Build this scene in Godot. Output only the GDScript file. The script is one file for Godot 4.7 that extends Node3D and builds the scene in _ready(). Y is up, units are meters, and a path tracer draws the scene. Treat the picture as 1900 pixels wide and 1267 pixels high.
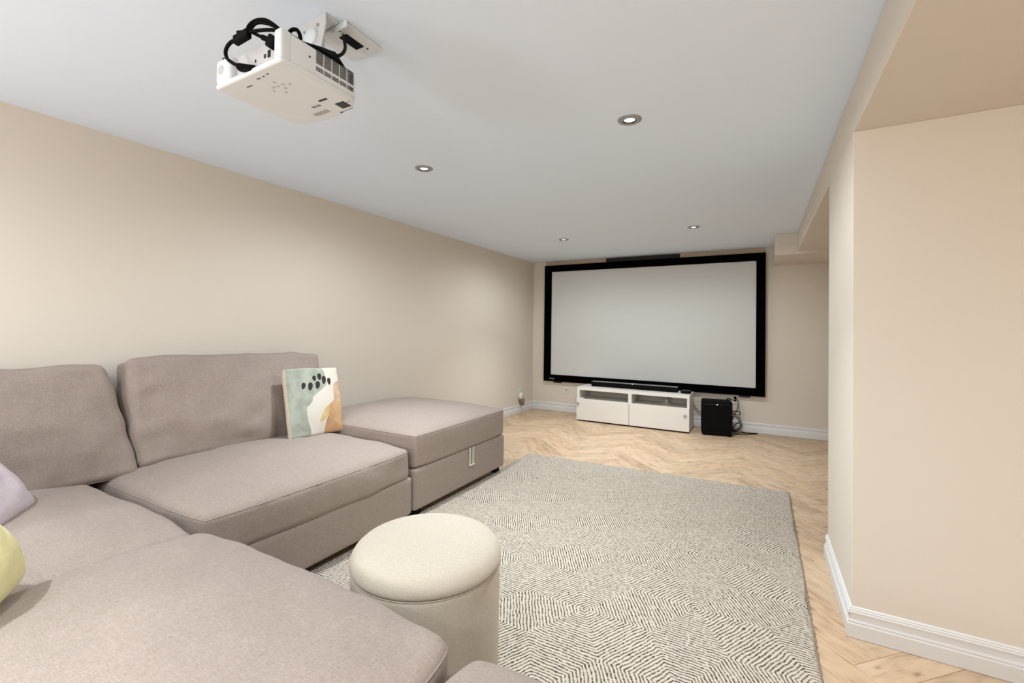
extends Node3D
# A basement media room: corner sofa, rug, projector and a wall-mounted projection screen. Metres, y up.
# x runs along the far (screen) wall, z comes from the far wall towards the camera.

const CEIL := 2.2
const SOFFIT := 2.013
const SIDE := 3.327      # plane of the bulkhead face and of the pier's end
const DEEP := 9.2        # wall behind the camera
const WIDE := 6.8        # outer right wall
var M := {}
var taken := {}
var rng := RandomNumberGenerator.new()

func _ready():
	rng.seed = 7
	make_camera()
	make_environment()
	make_lamps()
	make_materials()
	make_room()
	make_floor()
	make_rug()
	make_screen()
	make_bench()
	make_subwoofer()
	make_outlets()
	make_cables()
	make_sofa()
	make_pillows()
	make_stool()
	make_projector()

# ------------------------------------------------------------------ camera, sky, lamps
func make_camera():
	var c := Camera3D.new()
	c.name = "camera"
	var f := 824.47
	var near := 0.05
	c.keep_aspect = Camera3D.KEEP_HEIGHT
	c.set_frustum(2.0 * near * 633.5 / f, Vector2(0, -near * (633.5 - 598.45) / f), near, 60.0)
	c.position = Vector3(3.0012, 1.2032, 6.0507)
	c.rotation_order = EULER_ORDER_YXZ
	c.rotation = Vector3(0.012912, 0.50842, 0.01321)
	add_child(c)
	c.current = true

func make_environment():
	var e := Environment.new()
	e.background_mode = Environment.BG_COLOR
	e.background_color = Color(0.02, 0.02, 0.02)
	e.ambient_light_source = Environment.AMBIENT_SOURCE_DISABLED
	e.tonemap_mode = Environment.TONE_MAPPER_LINEAR
	e.tonemap_exposure = 1.0
	e.sdfgi_enabled = true
	e.ssao_enabled = true
	e.ssil_enabled = true
	var w := WorldEnvironment.new()
	w.name = "world_environment"
	w.environment = e
	add_child(w)

const LAMP_ENERGY := 0.845
const LAMP_BEAM := 2.78
const GLOBE_ENERGY := 1.77
const LAMP_TINT := Color(0.945, 0.98, 1.0)

func make_lamps():
	M.nickel = flat(Color(0.62, 0.625, 0.64), 0.38, 0.6)
	M.nickel_dark = flat(Color(0.16, 0.155, 0.15), 0.4, 0.8)
	var lens := flat(Color(0.95, 0.95, 0.95), 0.4)
	lens.emission_enabled = true
	lens.emission = Color(1.0, 0.98, 0.96)
	lens.emission_energy_multiplier = 5.0
	M.lens = lens
	var g := "round downlights in the white ceiling"
	downlight(2.457, CEIL, 3.955, "large round brushed nickel downlight to the right of the projector, nearest the pier", g)
	downlight(1.155, CEIL, 3.90, "round brushed nickel downlight in the ceiling beyond the projector, nearer the beige left wall", g)
	downlight(1.09, CEIL, 1.46, "small round downlight above the left part of the projection screen", g)
	downlight(2.443, CEIL, 1.49, "small round downlight above the right part of the projection screen", g)
	for s in [[1.12, CEIL, 6.4, "round downlight over the corner seat of the sofa, nearest the left wall"], [2.45, CEIL, 6.4, "round downlight over the sofa seat at the bottom edge, behind the projector"], [4.4, SOFFIT, 6.3, "round downlight in the beige soffit closest in front of the pier wall"], [5.8, SOFFIT, 6.0, "round downlight in the beige soffit far to the right of the pier"], [4.4, SOFFIT, 7.9, "round downlight at the back of the beige soffit, farthest from the pier wall"], [2.45, CEIL, 7.7, "round downlight above the paper globe floor lamp"]]:
		downlight(s[0], s[1], s[2], s[3], "downlights behind the sofa")
	floor_lamp(0.9, 7.5, "paper globe floor lamp standing behind the sofa beside the left wall")
	floor_lamp(3.0, 8.3, "paper globe floor lamp standing in the middle of the back wall behind the sofa")

# globe lamps in the part of the room behind the camera; they light the upper walls and the ceiling
func floor_lamp(x: float, z: float, label: String):
	var o := thing("floor_lamp", label, "floor lamp", Vector3(x, 0, z), 0, "paper globe lamps behind the sofa")
	var paper := flat(Color(0.93, 0.92, 0.90), 0.8)
	paper.emission_enabled = true
	paper.emission = Color(1.0, 0.985, 0.96)
	paper.emission_energy_multiplier = 1.2
	put("base", lathe([[0.0, 0.0], [0.14, 0.0], [0.145, 0.008], [0.14, 0.018], [0.02, 0.024], [0.0, 0.024]], 32), M.nickel_dark, o)
	put("pole", lathe([[0.0, 0.02], [0.011, 0.02], [0.011, 0.97], [0.0, 0.97]], 16), M.nickel_dark, o)
	var globe := []
	for i in 19:
		var a := -PI / 2 + PI * i / 18
		globe.append([maxf(cos(a) * 0.2, 0.0), 1.15 + sin(a) * 0.2])
	put("globe_shade", lathe(globe, 40), paper, o)
	var l := OmniLight3D.new()
	l.name = "lamp_light"
	l.light_color = LAMP_TINT
	l.light_energy = GLOBE_ENERGY
	l.omni_range = 16.0
	l.omni_attenuation = 2.0
	l.light_size = 0.195
	l.shadow_enabled = true
	l.position = Vector3(0, 1.15, 0)
	o.add_child(l, true)

func downlight(x: float, y: float, z: float, label: String, group: String):
	var o := thing("recessed_downlight", label, "ceiling light", Vector3(x, y, z), 0, group)
	put("trim_ring", lathe([[0.030, -0.001], [0.031, -0.006], [0.034, -0.0075], [0.048, -0.0065], [0.0545, -0.003], [0.0555, 0.0]], 40), M.nickel, o)
	put("inner_ring", lathe([[0.0245, 0.004], [0.0262, -0.004], [0.0285, -0.0065], [0.0305, -0.0055], [0.031, 0.0]], 40), M.nickel_dark, o)
	put("lamp_lens", lathe([[0.0, -0.0045], [0.012, -0.0042], [0.02, -0.003], [0.026, 0.0]], 32), M.lens, o)
	# a wide spill and a tighter beam, as a reflector lamp throws them
	for beam in [[LAMP_ENERGY, 88.0, 0.6], [LAMP_BEAM, 48.0, 1.0]]:
		var l := SpotLight3D.new()
		l.name = "lamp_light"
		l.light_color = LAMP_TINT
		l.light_energy = beam[0]
		l.spot_angle = beam[1]
		l.spot_angle_attenuation = beam[2]
		l.spot_attenuation = 2.0
		l.spot_range = 14.0
		l.light_size = 0.03
		l.shadow_enabled = true
		l.position = Vector3(0, -0.045, 0)
		l.rotation = Vector3(-PI / 2, 0, 0)
		o.add_child(l, true)

# ------------------------------------------------------------------ naming helpers
func numbered(called: String) -> String:
	if not taken.has(called):
		taken[called] = 0
		return called
	taken[called] += 1
	return "%s_%03d" % [called, taken[called]]

func tag(o: Node3D, label := "", category := "", group := "", kind := "") -> Node3D:
	if label: o.set_meta("label", label)
	if category: o.set_meta("category", category)
	if group: o.set_meta("group", group)
	if kind: o.set_meta("kind", kind)
	return o

func thing(called: String, label: String, category: String, at := Vector3.ZERO, turn := 0.0, group := "") -> Node3D:
	var o := Node3D.new()
	o.name = numbered(called)
	add_child(o, true)
	o.position = at
	o.rotation.y = turn
	tag(o, label, category, group)
	return o

func put(called: String, mesh: Mesh, m: Material, parent: Node3D = null, at := Vector3.ZERO, rot := Vector3.ZERO) -> MeshInstance3D:
	var o := MeshInstance3D.new()
	o.name = numbered(called) if parent == null else called
	o.mesh = mesh
	o.material_override = m
	o.cast_shadow = GeometryInstance3D.SHADOW_CASTING_SETTING_ON
	(self if parent == null else parent).add_child(o, true)
	o.position = at
	o.rotation = rot
	return o

func struct(called: String, mesh: Mesh, m: Material, label := "", at := Vector3.ZERO) -> MeshInstance3D:
	var o := put(called, mesh, m, null, at)
	tag(o, label, "", "", "structure")
	return o

# ------------------------------------------------------------------ mesh helpers
func face(st: SurfaceTool, a: Vector3, b: Vector3, c: Vector3, d: Vector3, n: Vector3):
	tri(st, a, b, c, n)
	tri(st, a, c, d, n)

func tri(st: SurfaceTool, a: Vector3, b: Vector3, c: Vector3, n: Vector3):
	if (b - a).cross(c - a).dot(n) > 0.0:
		st.add_vertex(a); st.add_vertex(c); st.add_vertex(b)
	else:
		st.add_vertex(a); st.add_vertex(b); st.add_vertex(c)

func start() -> SurfaceTool:
	var st := SurfaceTool.new()
	st.begin(Mesh.PRIMITIVE_TRIANGLES)
	return st

func done(st: SurfaceTool) -> ArrayMesh:
	st.generate_normals()
	return st.commit()

# a box given by two corners with small chamfers, flat shaded
func cbox(lo: Vector3, hi: Vector3, r := 0.002) -> ArrayMesh:
	var st := start()
	add_cbox(st, lo, hi, r)
	return done(st)

func add_cbox(st: SurfaceTool, lo: Vector3, hi: Vector3, r := 0.002):
	st.set_smooth_group(-1)
	var h := (hi - lo) / 2
	var c := (hi + lo) / 2
	r = minf(r, minf(h.x, minf(h.y, h.z)) * 0.45)
	for k in 3:
		var u := (k + 1) % 3
		var v := (k + 2) % 3
		for s in [-1.0, 1.0]:
			var p := []
			for q in [[-1, -1], [1, -1], [1, 1], [-1, 1]]:
				var w := Vector3.ZERO
				w[k] = s * h[k]
				w[u] = q[0] * (h[u] - r)
				w[v] = q[1] * (h[v] - r)
				p.append(c + w)
			var n := Vector3.ZERO
			n[k] = s
			face(st, p[0], p[1], p[2], p[3], n)
	if r <= 0.0: return
	for k in 3:
		var u := (k + 1) % 3
		var v := (k + 2) % 3
		for s in [-1.0, 1.0]:
			for t in [-1.0, 1.0]:
				var p := []
				for e in [[-1, 0], [1, 0], [1, 1], [-1, 1]]:
					var w := Vector3.ZERO
					w[k] = e[0] * (h[k] - r)
					w[u] = s * (h[u] - (r if e[1] else 0.0))
					w[v] = t * (h[v] - (0.0 if e[1] else r))
					p.append(c + w)
				var n := Vector3.ZERO
				n[u] = s
				n[v] = t
				face(st, p[0], p[1], p[2], p[3], n)
	for sx in [-1.0, 1.0]:
		for sy in [-1.0, 1.0]:
			for sz in [-1.0, 1.0]:
				tri(st, c + Vector3(sx * h.x, sy * (h.y - r), sz * (h.z - r)), c + Vector3(sx * (h.x - r), sy * h.y, sz * (h.z - r)), c + Vector3(sx * (h.x - r), sy * (h.y - r), sz * h.z), Vector3(sx, sy, sz))

# rounded, bulging, slightly wrinkled block centred on the origin; faces: which of the six (+x -x +y -y +z -z) to build
class Soft:
	var h: Vector3
	var r: float
	var bulge: Vector3
	var wrinkle := 0.0
	var round_plan := 0.0
	var taper := 0.0
	var creases := []      # [point, direction along, length, width, depth]
	var noise := FastNoiseLite.new()
	func point(q: Vector3) -> Vector3:
		var c := Vector3(clampf(q.x, -(h.x - r), h.x - r), clampf(q.y, -(h.y - r), h.y - r), clampf(q.z, -(h.z - r), h.z - r))
		var d := (q - c).normalized()
		var p := c + d * r
		var e := p / h
		p += Vector3(bulge.x * e.x * (1 - e.y * e.y) * (1 - e.z * e.z), bulge.y * e.y * (1 - pow(e.x, 4.0)) * (1 - pow(e.z, 4.0)), bulge.z * e.z * (1 - e.x * e.x) * (1 - e.y * e.y))
		if round_plan > 0.0:
			var k := 1.0 - round_plan * pow(absf(e.x * e.z), 5.0)
			p.x *= k
			p.z *= k
		p.z *= 1.0 - taper * e.y
		if wrinkle > 0.0: p += d * wrinkle * noise.get_noise_3dv(p)
		for f in creases:
			var w: Vector3 = p - (f[0] as Vector3)
			var along: float = w.dot(f[1])
			var off: float = (w - (f[1] as Vector3) * along).length()
			p += d * (f[4] * exp(-pow(along / f[2], 2.0) - pow(off / f[3], 2.0)))
		return p

func soft(h: Vector3, r: float, bulge: Vector3, wrinkle := 0.0, seed_ := 1, freq := 5.0, round_plan := 0.0) -> Soft:
	var o := Soft.new()
	o.h = h
	o.r = r
	o.bulge = bulge
	o.wrinkle = wrinkle
	o.round_plan = round_plan
	o.noise.seed = seed_
	o.noise.frequency = freq
	o.noise.fractal_octaves = 2
	return o

func puff(h: Vector3, r: float, bulge: Vector3, n := 24, wrinkle := 0.0, seed_ := 1, faces := [1, 1, 1, 1, 1, 1], uv := false, freq := 5.0) -> ArrayMesh:
	return soft_mesh(soft(h, r, bulge, wrinkle, seed_, freq), n, faces, uv)

func soft_mesh(o: Soft, n := 24, faces := [1, 1, 1, 1, 1, 1], uv := false) -> ArrayMesh:
	var h := o.h
	var st := start()
	for k in 3:
		for s in [1.0, -1.0]:
			if not faces[k * 2 + (0 if s > 0 else 1)]: continue
			var u := (k + 1) % 3
			var v := (k + 2) % 3
			var g := []
			for i in n + 1:
				var row := []
				for j in n + 1:
					var q := Vector3.ZERO
					q[k] = s * h[k]
					q[u] = spread(-1.0 + 2.0 * i / n) * h[u]
					q[v] = spread(-1.0 + 2.0 * j / n) * h[v]
					row.append(o.point(q))
				g.append(row)
			var nn := Vector3.ZERO
			nn[k] = s
			for i in n:
				for j in n:
					if uv: uv_face(st, g, i, j, n, nn, u, v, h)
					else: face(st, g[i][j], g[i + 1][j], g[i + 1][j + 1], g[i][j + 1], nn)
	return done(st)

# a loop on the block's surface round axis k at the level t (-1..1)
func surface_loop(o: Soft, k: int, t: float, n := 26) -> Array:
	var u := (k + 1) % 3
	var v := (k + 2) % 3
	var pts := []
	for side in 4:
		for i in n:
			var w := -1.0 + 2.0 * i / n
			var ab: Array = [[w, -1.0], [1.0, w], [-w, 1.0], [-1.0, -w]][side]
			var q := Vector3.ZERO
			q[k] = t * o.h[k]
			q[u] = spread(ab[0]) * o.h[u]
			q[v] = spread(ab[1]) * o.h[v]
			pts.append(o.point(q))
	return pts

func uv_face(st: SurfaceTool, g: Array, i: int, j: int, _n: int, nn: Vector3, u: int, v: int, h: Vector3):
	var q := [g[i][j], g[i + 1][j], g[i + 1][j + 1], g[i][j + 1]]
	var order := [0, 1, 2, 0, 2, 3]
	if ((q[1] - q[0]) as Vector3).cross(q[2] - q[0]).dot(nn) > 0: order = [0, 2, 1, 0, 3, 2]
	for o in order:
		var p: Vector3 = q[o]
		st.set_uv(Vector2(p[u] / h[u] * 0.5 + 0.5, 0.5 - p[v] / h[v] * 0.5))
		st.add_vertex(p)

func spread(t: float) -> float:
	return lerpf(t, sin(t * PI / 2), 0.75)

func lathe(profile: Array, seg := 48) -> ArrayMesh:
	var st := start()
	for i in profile.size() - 1:
		var r0: float = profile[i][0]
		var y0: float = profile[i][1]
		var r1: float = profile[i + 1][0]
		var y1: float = profile[i + 1][1]
		var out := Vector2(y0 - y1, r1 - r0)   # normal in the (r, y) plane
		var mid := (r0 + r1) / 2
		for k in seg:
			var a := TAU * k / seg
			var b := TAU * (k + 1) / seg
			var ca := Vector3(cos(a), 0, sin(a))
			var cb := Vector3(cos(b), 0, sin(b))
			var n := (ca + cb).normalized() * -out.x + Vector3.UP * -out.y
			if mid >= 0: pass
			var p := [ca * r0 + Vector3.UP * y0, cb * r0 + Vector3.UP * y0, cb * r1 + Vector3.UP * y1, ca * r1 + Vector3.UP * y1]
			if r0 < 1e-5: tri(st, p[0], p[2], p[3], n)
			elif r1 < 1e-5: tri(st, p[0], p[1], p[2], n)
			else: face(st, p[0], p[1], p[2], p[3], n)
	return done(st)

func tube(pts: Array, r: float, sides := 8, closed := false, smooth := true) -> ArrayMesh:
	var st := start()
	add_tube(st, pts, r, sides, closed, smooth)
	return done(st)

func add_tube(st: SurfaceTool, pts_: Array, r: float, sides := 8, closed := false, smooth := true):
	var pts := []
	if smooth:
		var m := pts_.size()
		for i in (m if closed else m - 1):
			var p0: Vector3 = pts_[(i - 1 + m) % m] if closed or i > 0 else pts_[i]
			var p1: Vector3 = pts_[i]
			var p2: Vector3 = pts_[(i + 1) % m]
			var p3: Vector3 = pts_[(i + 2) % m] if closed or i + 2 < m else pts_[i + 1]
			for k in 5:
				pts.append(p1.cubic_interpolate(p2, p0, p3, k / 5.0))
		if not closed: pts.append(pts_[-1])
	else:
		pts = pts_
	var rings := []
	var side := Vector3.ZERO
	var m := pts.size()
	for i in m:
		var a: Vector3 = pts[(i - 1 + m) % m] if closed or i > 0 else pts[i]
		var b: Vector3 = pts[(i + 1) % m] if closed or i < m - 1 else pts[i]
		var t := (b - a).normalized()
		if side == Vector3.ZERO: side = t.cross(Vector3.UP if absf(t.y) < 0.9 else Vector3.RIGHT).normalized()
		side = (side - t * side.dot(t)).normalized()
		var up := side.cross(t)
		var ring := []
		for k in sides:
			var w := TAU * k / sides
			ring.append((pts[i] as Vector3) + (side * cos(w) + up * sin(w)) * r)
		rings.append(ring)
	for i in (m if closed else m - 1):
		var q: Array = rings[i]
		var w: Array = rings[(i + 1) % m]
		for k in sides:
			var l := (k + 1) % sides
			face(st, q[k], q[l], w[l], w[k], (q[k] as Vector3) + q[l] - (pts[i] as Vector3) * 2)
	if not closed:
		for e in [0, m - 1]:
			var n: Vector3 = (pts[0] - pts[1]) if e == 0 else (pts[m - 1] - pts[m - 2])
			for k in range(1, sides - 1): tri(st, rings[e][0], rings[e][k], rings[e][k + 1], n)

# an outline in x and z (any turn) raised from y0 to y1 with rounded rims
func prism(outline: Array, y0: float, y1: float, bevel := 0.003, steps := 3) -> ArrayMesh:
	var st := start()
	var m := outline.size()
	var area := 0.0
	var mid := Vector2.ZERO
	for i in m:
		var p: Vector2 = outline[i]
		area += p.cross(outline[(i + 1) % m])
		mid += p / m
	var turn := 1.0 if area > 0 else -1.0
	var inward := []
	for i in m:
		var a: Vector2 = (outline[i] - outline[(i - 1 + m) % m]).normalized()
		var b: Vector2 = (outline[(i + 1) % m] - outline[i]).normalized()
		var n := (Vector2(-a.y, a.x) + Vector2(-b.y, b.x)) * turn
		var k := n.length_squared() / 4
		inward.append(n / 2 / maxf(k, 0.3))
	var rings := []
	for e in [0, 1]:
		for s in steps + 1:
			var w: float = PI / 2 * (s if e == 0 else steps - s) / steps
			var inset := bevel * (1 - sin(w))
			var y := (y0 + bevel * (1 - cos(w))) if e == 0 else (y1 - bevel * (1 - cos(w)))
			var ring := []
			for i in m:
				var q: Vector2 = outline[i] + inward[i] * inset
				ring.append(Vector3(q.x, y, q.y))
			rings.append(ring)
	for j in rings.size() - 1:
		for i in m:
			var l := (i + 1) % m
			var n2: Vector2 = -(inward[i] + inward[l])
			var up := 0.0
			if j < steps: up = -0.3
			elif j > steps: up = 0.3
			face(st, rings[j][i], rings[j][l], rings[j + 1][l], rings[j + 1][i], Vector3(n2.x, up * n2.length(), n2.y))
	st.set_smooth_group(-1)
	for e in [0, rings.size() - 1]:
		var n := Vector3.DOWN if e == 0 else Vector3.UP
		var idx := Geometry2D.triangulate_polygon(PackedVector2Array(outline))
		for t in range(0, idx.size(), 3): tri(st, rings[e][idx[t]], rings[e][idx[t + 1]], rings[e][idx[t + 2]], n)
	return done(st)

func rounded_rect(w: float, d: float, r: float, k := 6) -> Array:
	var out := []
	for c in [[1, 1, 0.0], [-1, 1, PI / 2], [-1, -1, PI], [1, -1, PI * 1.5]]:
		for i in k + 1:
			var a: float = c[2] + PI / 2 * i / k
			out.append(Vector2(c[0] * (w / 2 - r) + cos(a) * r, c[1] * (d / 2 - r) + sin(a) * r))
	return out

# profile [[out, y] ...] swept along a path on the floor; side: +1 when "out" is to the left of the path as seen from above
func moulding(path: Array, profile: Array, first: int, side: float) -> ArrayMesh:
	var st := start()
	st.set_smooth_group(-1)
	var m := path.size()
	var at := func(i: int, d: float) -> Vector2:
		var n := Vector2.ZERO
		var k := 1.0
		var a := Vector2.ZERO
		var b := Vector2.ZERO
		if i > 0: a = ((path[i] as Vector2) - path[i - 1]).normalized()
		if i < m - 1: b = ((path[i + 1] as Vector2) - path[i]).normalized()
		if i == 0: a = b
		if i == m - 1: b = a
		n = (Vector2(a.y, -a.x) + Vector2(b.y, -b.x)) * side / 2
		k = n.length_squared()
		return (path[i] as Vector2) + n / k * d
	var dir: Vector2 = ((path[first + 1] as Vector2) - path[first]).normalized()
	var out := Vector2(dir.y, -dir.x) * side
	for i in profile.size() - 1:
		var p: Array = profile[i]
		var q: Array = profile[i + 1]
		var a: Vector2 = at.call(first, p[0])
		var b: Vector2 = at.call(first + 1, p[0])
		var c: Vector2 = at.call(first + 1, q[0])
		var d: Vector2 = at.call(first, q[0])
		var n := Vector3(out.x * (q[1] - p[1]), p[0] - q[0], out.y * (q[1] - p[1]))
		face(st, Vector3(a.x, p[1], a.y), Vector3(b.x, p[1], b.y), Vector3(c.x, q[1], c.y), Vector3(d.x, q[1], d.y), n)
	for e in [first, first + 1]:
		var ring := []
		for p in profile:
			var a: Vector2 = at.call(e, p[0])
			ring.append(Vector3(a.x, p[1], a.y))
		var n2 := Vector3(dir.x, 0, dir.y) * (-1.0 if e == first else 1.0)
		for k in range(1, ring.size() - 1): tri(st, ring[0], ring[k], ring[k + 1], n2)
	return done(st)

# ------------------------------------------------------------------ materials
func flat(c: Color, rough := 0.6, metal := 0.0) -> StandardMaterial3D:
	var m := StandardMaterial3D.new()
	m.albedo_color = c
	m.roughness = rough
	m.metallic = metal
	return m

# a seamless picture of random short streaks, 0.5 in the middle
func streaks(size: int, count: int, longest: int, thick: int, strength: float, both: bool, seed_: int) -> PackedFloat32Array:
	var r := RandomNumberGenerator.new()
	r.seed = seed_
	var a := PackedFloat32Array()
	a.resize(size * size)
	a.fill(0.5)
	for s in count:
		var x := r.randi() % size
		var y := r.randi() % size
		var n := int(longest * r.randf_range(0.3, 1.0))
		var w := 1 + r.randi() % thick
		var d := r.randfn(0.0, strength)
		var across := both and r.randf() < 0.5
		for i in n:
			var fade := minf(1.0, minf(i, n - i) / (n * 0.25 + 1.0))
			for j in w:
				var px := (x + (j if across else i)) % size
				var py := (y + (i if across else j)) % size
				a[py * size + px] += d * fade
	return a

func to_image(a: PackedFloat32Array, size: int, dark: Color, light: Color) -> ImageTexture:
	var b := PackedByteArray()
	b.resize(size * size * 3)
	for i in size * size:
		var t := clampf(a[i], 0.0, 1.0)
		b[i * 3] = int(255 * lerpf(dark.r, light.r, t))
		b[i * 3 + 1] = int(255 * lerpf(dark.g, light.g, t))
		b[i * 3 + 2] = int(255 * lerpf(dark.b, light.b, t))
	return ImageTexture.create_from_image(Image.create_from_data(size, size, false, Image.FORMAT_RGB8, b))

func woven(c_dark: Color, c_light: Color, weave: Array, tile: float, bump: float, rough := 0.9) -> StandardMaterial3D:
	var size := int(sqrt(weave.size()))
	var m := flat(Color.WHITE, rough)
	m.albedo_texture = to_image(PackedFloat32Array(weave), size, c_dark, c_light)
	m.uv1_triplanar = true
	m.uv1_triplanar_sharpness = 4.0
	m.uv1_scale = Vector3.ONE / tile
	if bump > 0.0:
		m.heightmap_enabled = true
		m.heightmap_texture = to_image(PackedFloat32Array(weave), size, Color.BLACK, Color.WHITE)
		m.heightmap_scale = bump
	m.rim_enabled = true
	m.rim = 0.15
	m.rim_tint = 0.5
	return m

func make_materials():
	M.wall = flat(Color(0.85, 0.81, 0.76), 0.75)
	M.ceiling = flat(Color(0.89, 0.93, 0.985), 0.85)
	M.trim = flat(Color(0.86, 0.855, 0.85), 0.45)
	M.white = flat(Color(0.87, 0.85, 0.82), 0.4)
	M.white_plastic = flat(Color(0.85, 0.845, 0.82), 0.42)
	M.projector_white = flat(Color(0.86, 0.87, 0.88), 0.45)
	M.pale_badge = flat(Color(0.76, 0.76, 0.76), 0.5)
	M.grey_plastic = flat(Color(0.62, 0.61, 0.60), 0.5)
	M.black = flat(Color(0.03, 0.03, 0.03), 0.6)
	M.black.metallic_specular = 0.2
	M.black_gloss = flat(Color(0.02, 0.02, 0.02), 0.3)
	M.velvet = flat(Color(0.02, 0.02, 0.02), 0.95)
	M.velvet.metallic_specular = 0.05
	M.dark = flat(Color(0.05, 0.048, 0.045), 0.7)
	M.screen = flat(Color(0.81, 0.81, 0.80), 0.9)
	M.soft_grey = flat(Color(0.52, 0.51, 0.50), 0.45)
	M.chrome = flat(Color(0.72, 0.71, 0.70), 0.22, 0.9)
	M.print_grey = flat(Color(0.42, 0.42, 0.42), 0.6)
	M.pale_print = flat(Color(0.66, 0.655, 0.65), 0.6)
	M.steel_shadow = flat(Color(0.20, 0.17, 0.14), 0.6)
	M.vial = flat(Color(0.45, 0.38, 0.29), 0.25)
	var led := flat(Color.WHITE, 0.4)
	led.emission_enabled = true
	led.emission = Color(1, 1, 1)
	led.emission_energy_multiplier = 1.2
	M.led = led
	var a := streaks(768, 26000, 60, 2, 0.09, true, 3)
	var fine := streaks(768, 60000, 9, 2, 0.12, true, 4)
	for i in a.size(): a[i] = a[i] + fine[i] - 0.5
	M.linen = woven(Color(0.475, 0.417, 0.380), Color(0.715, 0.657, 0.62), Array(a), 0.26, 0.025)
	var b := streaks(512, 60000, 7, 4, 0.16, true, 5)
	M.boucle = woven(Color(0.66, 0.615, 0.55), Color(0.825, 0.79, 0.735), Array(b), 0.22, 0.07)
	M.lavender = woven(Color(0.74, 0.685, 0.71), Color(0.885, 0.835, 0.86), Array(a), 0.5, 0.04)
	M.yellow = woven(Color(0.84, 0.80, 0.56), Color(0.93, 0.90, 0.70), Array(a), 0.6, 0.03)
	M.cream_cloth = woven(Color(0.68, 0.61, 0.52), Color(0.92, 0.87, 0.79), Array(a), 0.4, 0.03)
	M.ribbon = flat(Color(0.75, 0.71, 0.67), 0.55)

# ------------------------------------------------------------------ the room
func make_room():
	var t := 0.15
	struct("wall_left", cbox(Vector3(-t, 0, -t), Vector3(0, CEIL, DEEP + t), 0), M.wall, "long plain beige wall behind the sofa")
	struct("wall_far", cbox(Vector3(0, 0, -t), Vector3(4.5, CEIL, 0), 0), M.wall, "beige end wall that carries the projection screen")
	struct("wall_alcove", cbox(Vector3(4.5, 0, -t), Vector3(4.5 + t, CEIL, 3.124), 0), M.wall)
	struct("wall_right", cbox(Vector3(SIDE, 0, 3.124), Vector3(WIDE, SOFFIT, 3.83), 0.0015), M.wall, "thick beige pier wall at the right with a white baseboard")
	struct("wall_outer", cbox(Vector3(WIDE, 0, 3.124), Vector3(WIDE + t, CEIL, DEEP + t), 0), M.wall)
	struct("wall_near", cbox(Vector3(0, 0, DEEP), Vector3(WIDE, CEIL, DEEP + t), 0), M.wall)
	struct("ceiling", cbox(Vector3(-t, CEIL, -t), Vector3(WIDE + t, CEIL + 0.15, DEEP + t), 0), M.ceiling, "smooth white ceiling")
	struct("ceiling_bulkhead", cbox(Vector3(SIDE, SOFFIT, 0.8), Vector3(WIDE, CEIL, DEEP), 0.004), M.wall, "beige bulkhead dropping below the white ceiling along the right side")
	struct("ceiling_bulkhead_end", cbox(Vector3(3.137, 1.982, 0), Vector3(4.5, CEIL, 0.8), 0.004), M.wall, "short beige ceiling box in the far right corner above the end wall")
	var pr := [[0.0, 0.0], [0.0130, 0.0], [0.0155, 0.003], [0.0155, 0.054], [0.0148, 0.057], [0.0118, 0.0585], [0.0118, 0.0615], [0.0128, 0.0645], [0.0118, 0.0685], [0.0085, 0.075], [0.0078, 0.085], [0.0085, 0.0925], [0.0118, 0.0965], [0.0118, 0.1015], [0.0095, 0.1035], [0.0095, 0.1095], [0.0068, 0.1125], [0.0068, 0.117], [0.0045, 0.120], [0.0, 0.120]]
	var far_path := [Vector2(0, DEEP), Vector2(0, 0), Vector2(4.5, 0), Vector2(4.5, 3.124), Vector2(SIDE, 3.124), Vector2(SIDE, 3.83), Vector2(WIDE, 3.83)]
	var names := ["baseboard_left", "baseboard_far", "baseboard_alcove", "baseboard_pier_back", "baseboard_pier_end", "baseboard_right"]
	var labels := ["white moulded baseboard along the long left wall", "white moulded baseboard under the projection screen", "", "", "white moulded baseboard on the narrow end of the pier", "white moulded baseboard along the front of the pier wall"]
	for i in names.size():
		struct(names[i], moulding(far_path, pr, i, -1.0), M.trim, labels[i])

# ------------------------------------------------------------------ herringbone floor
const PL := 0.72
const PW := 0.12

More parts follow.
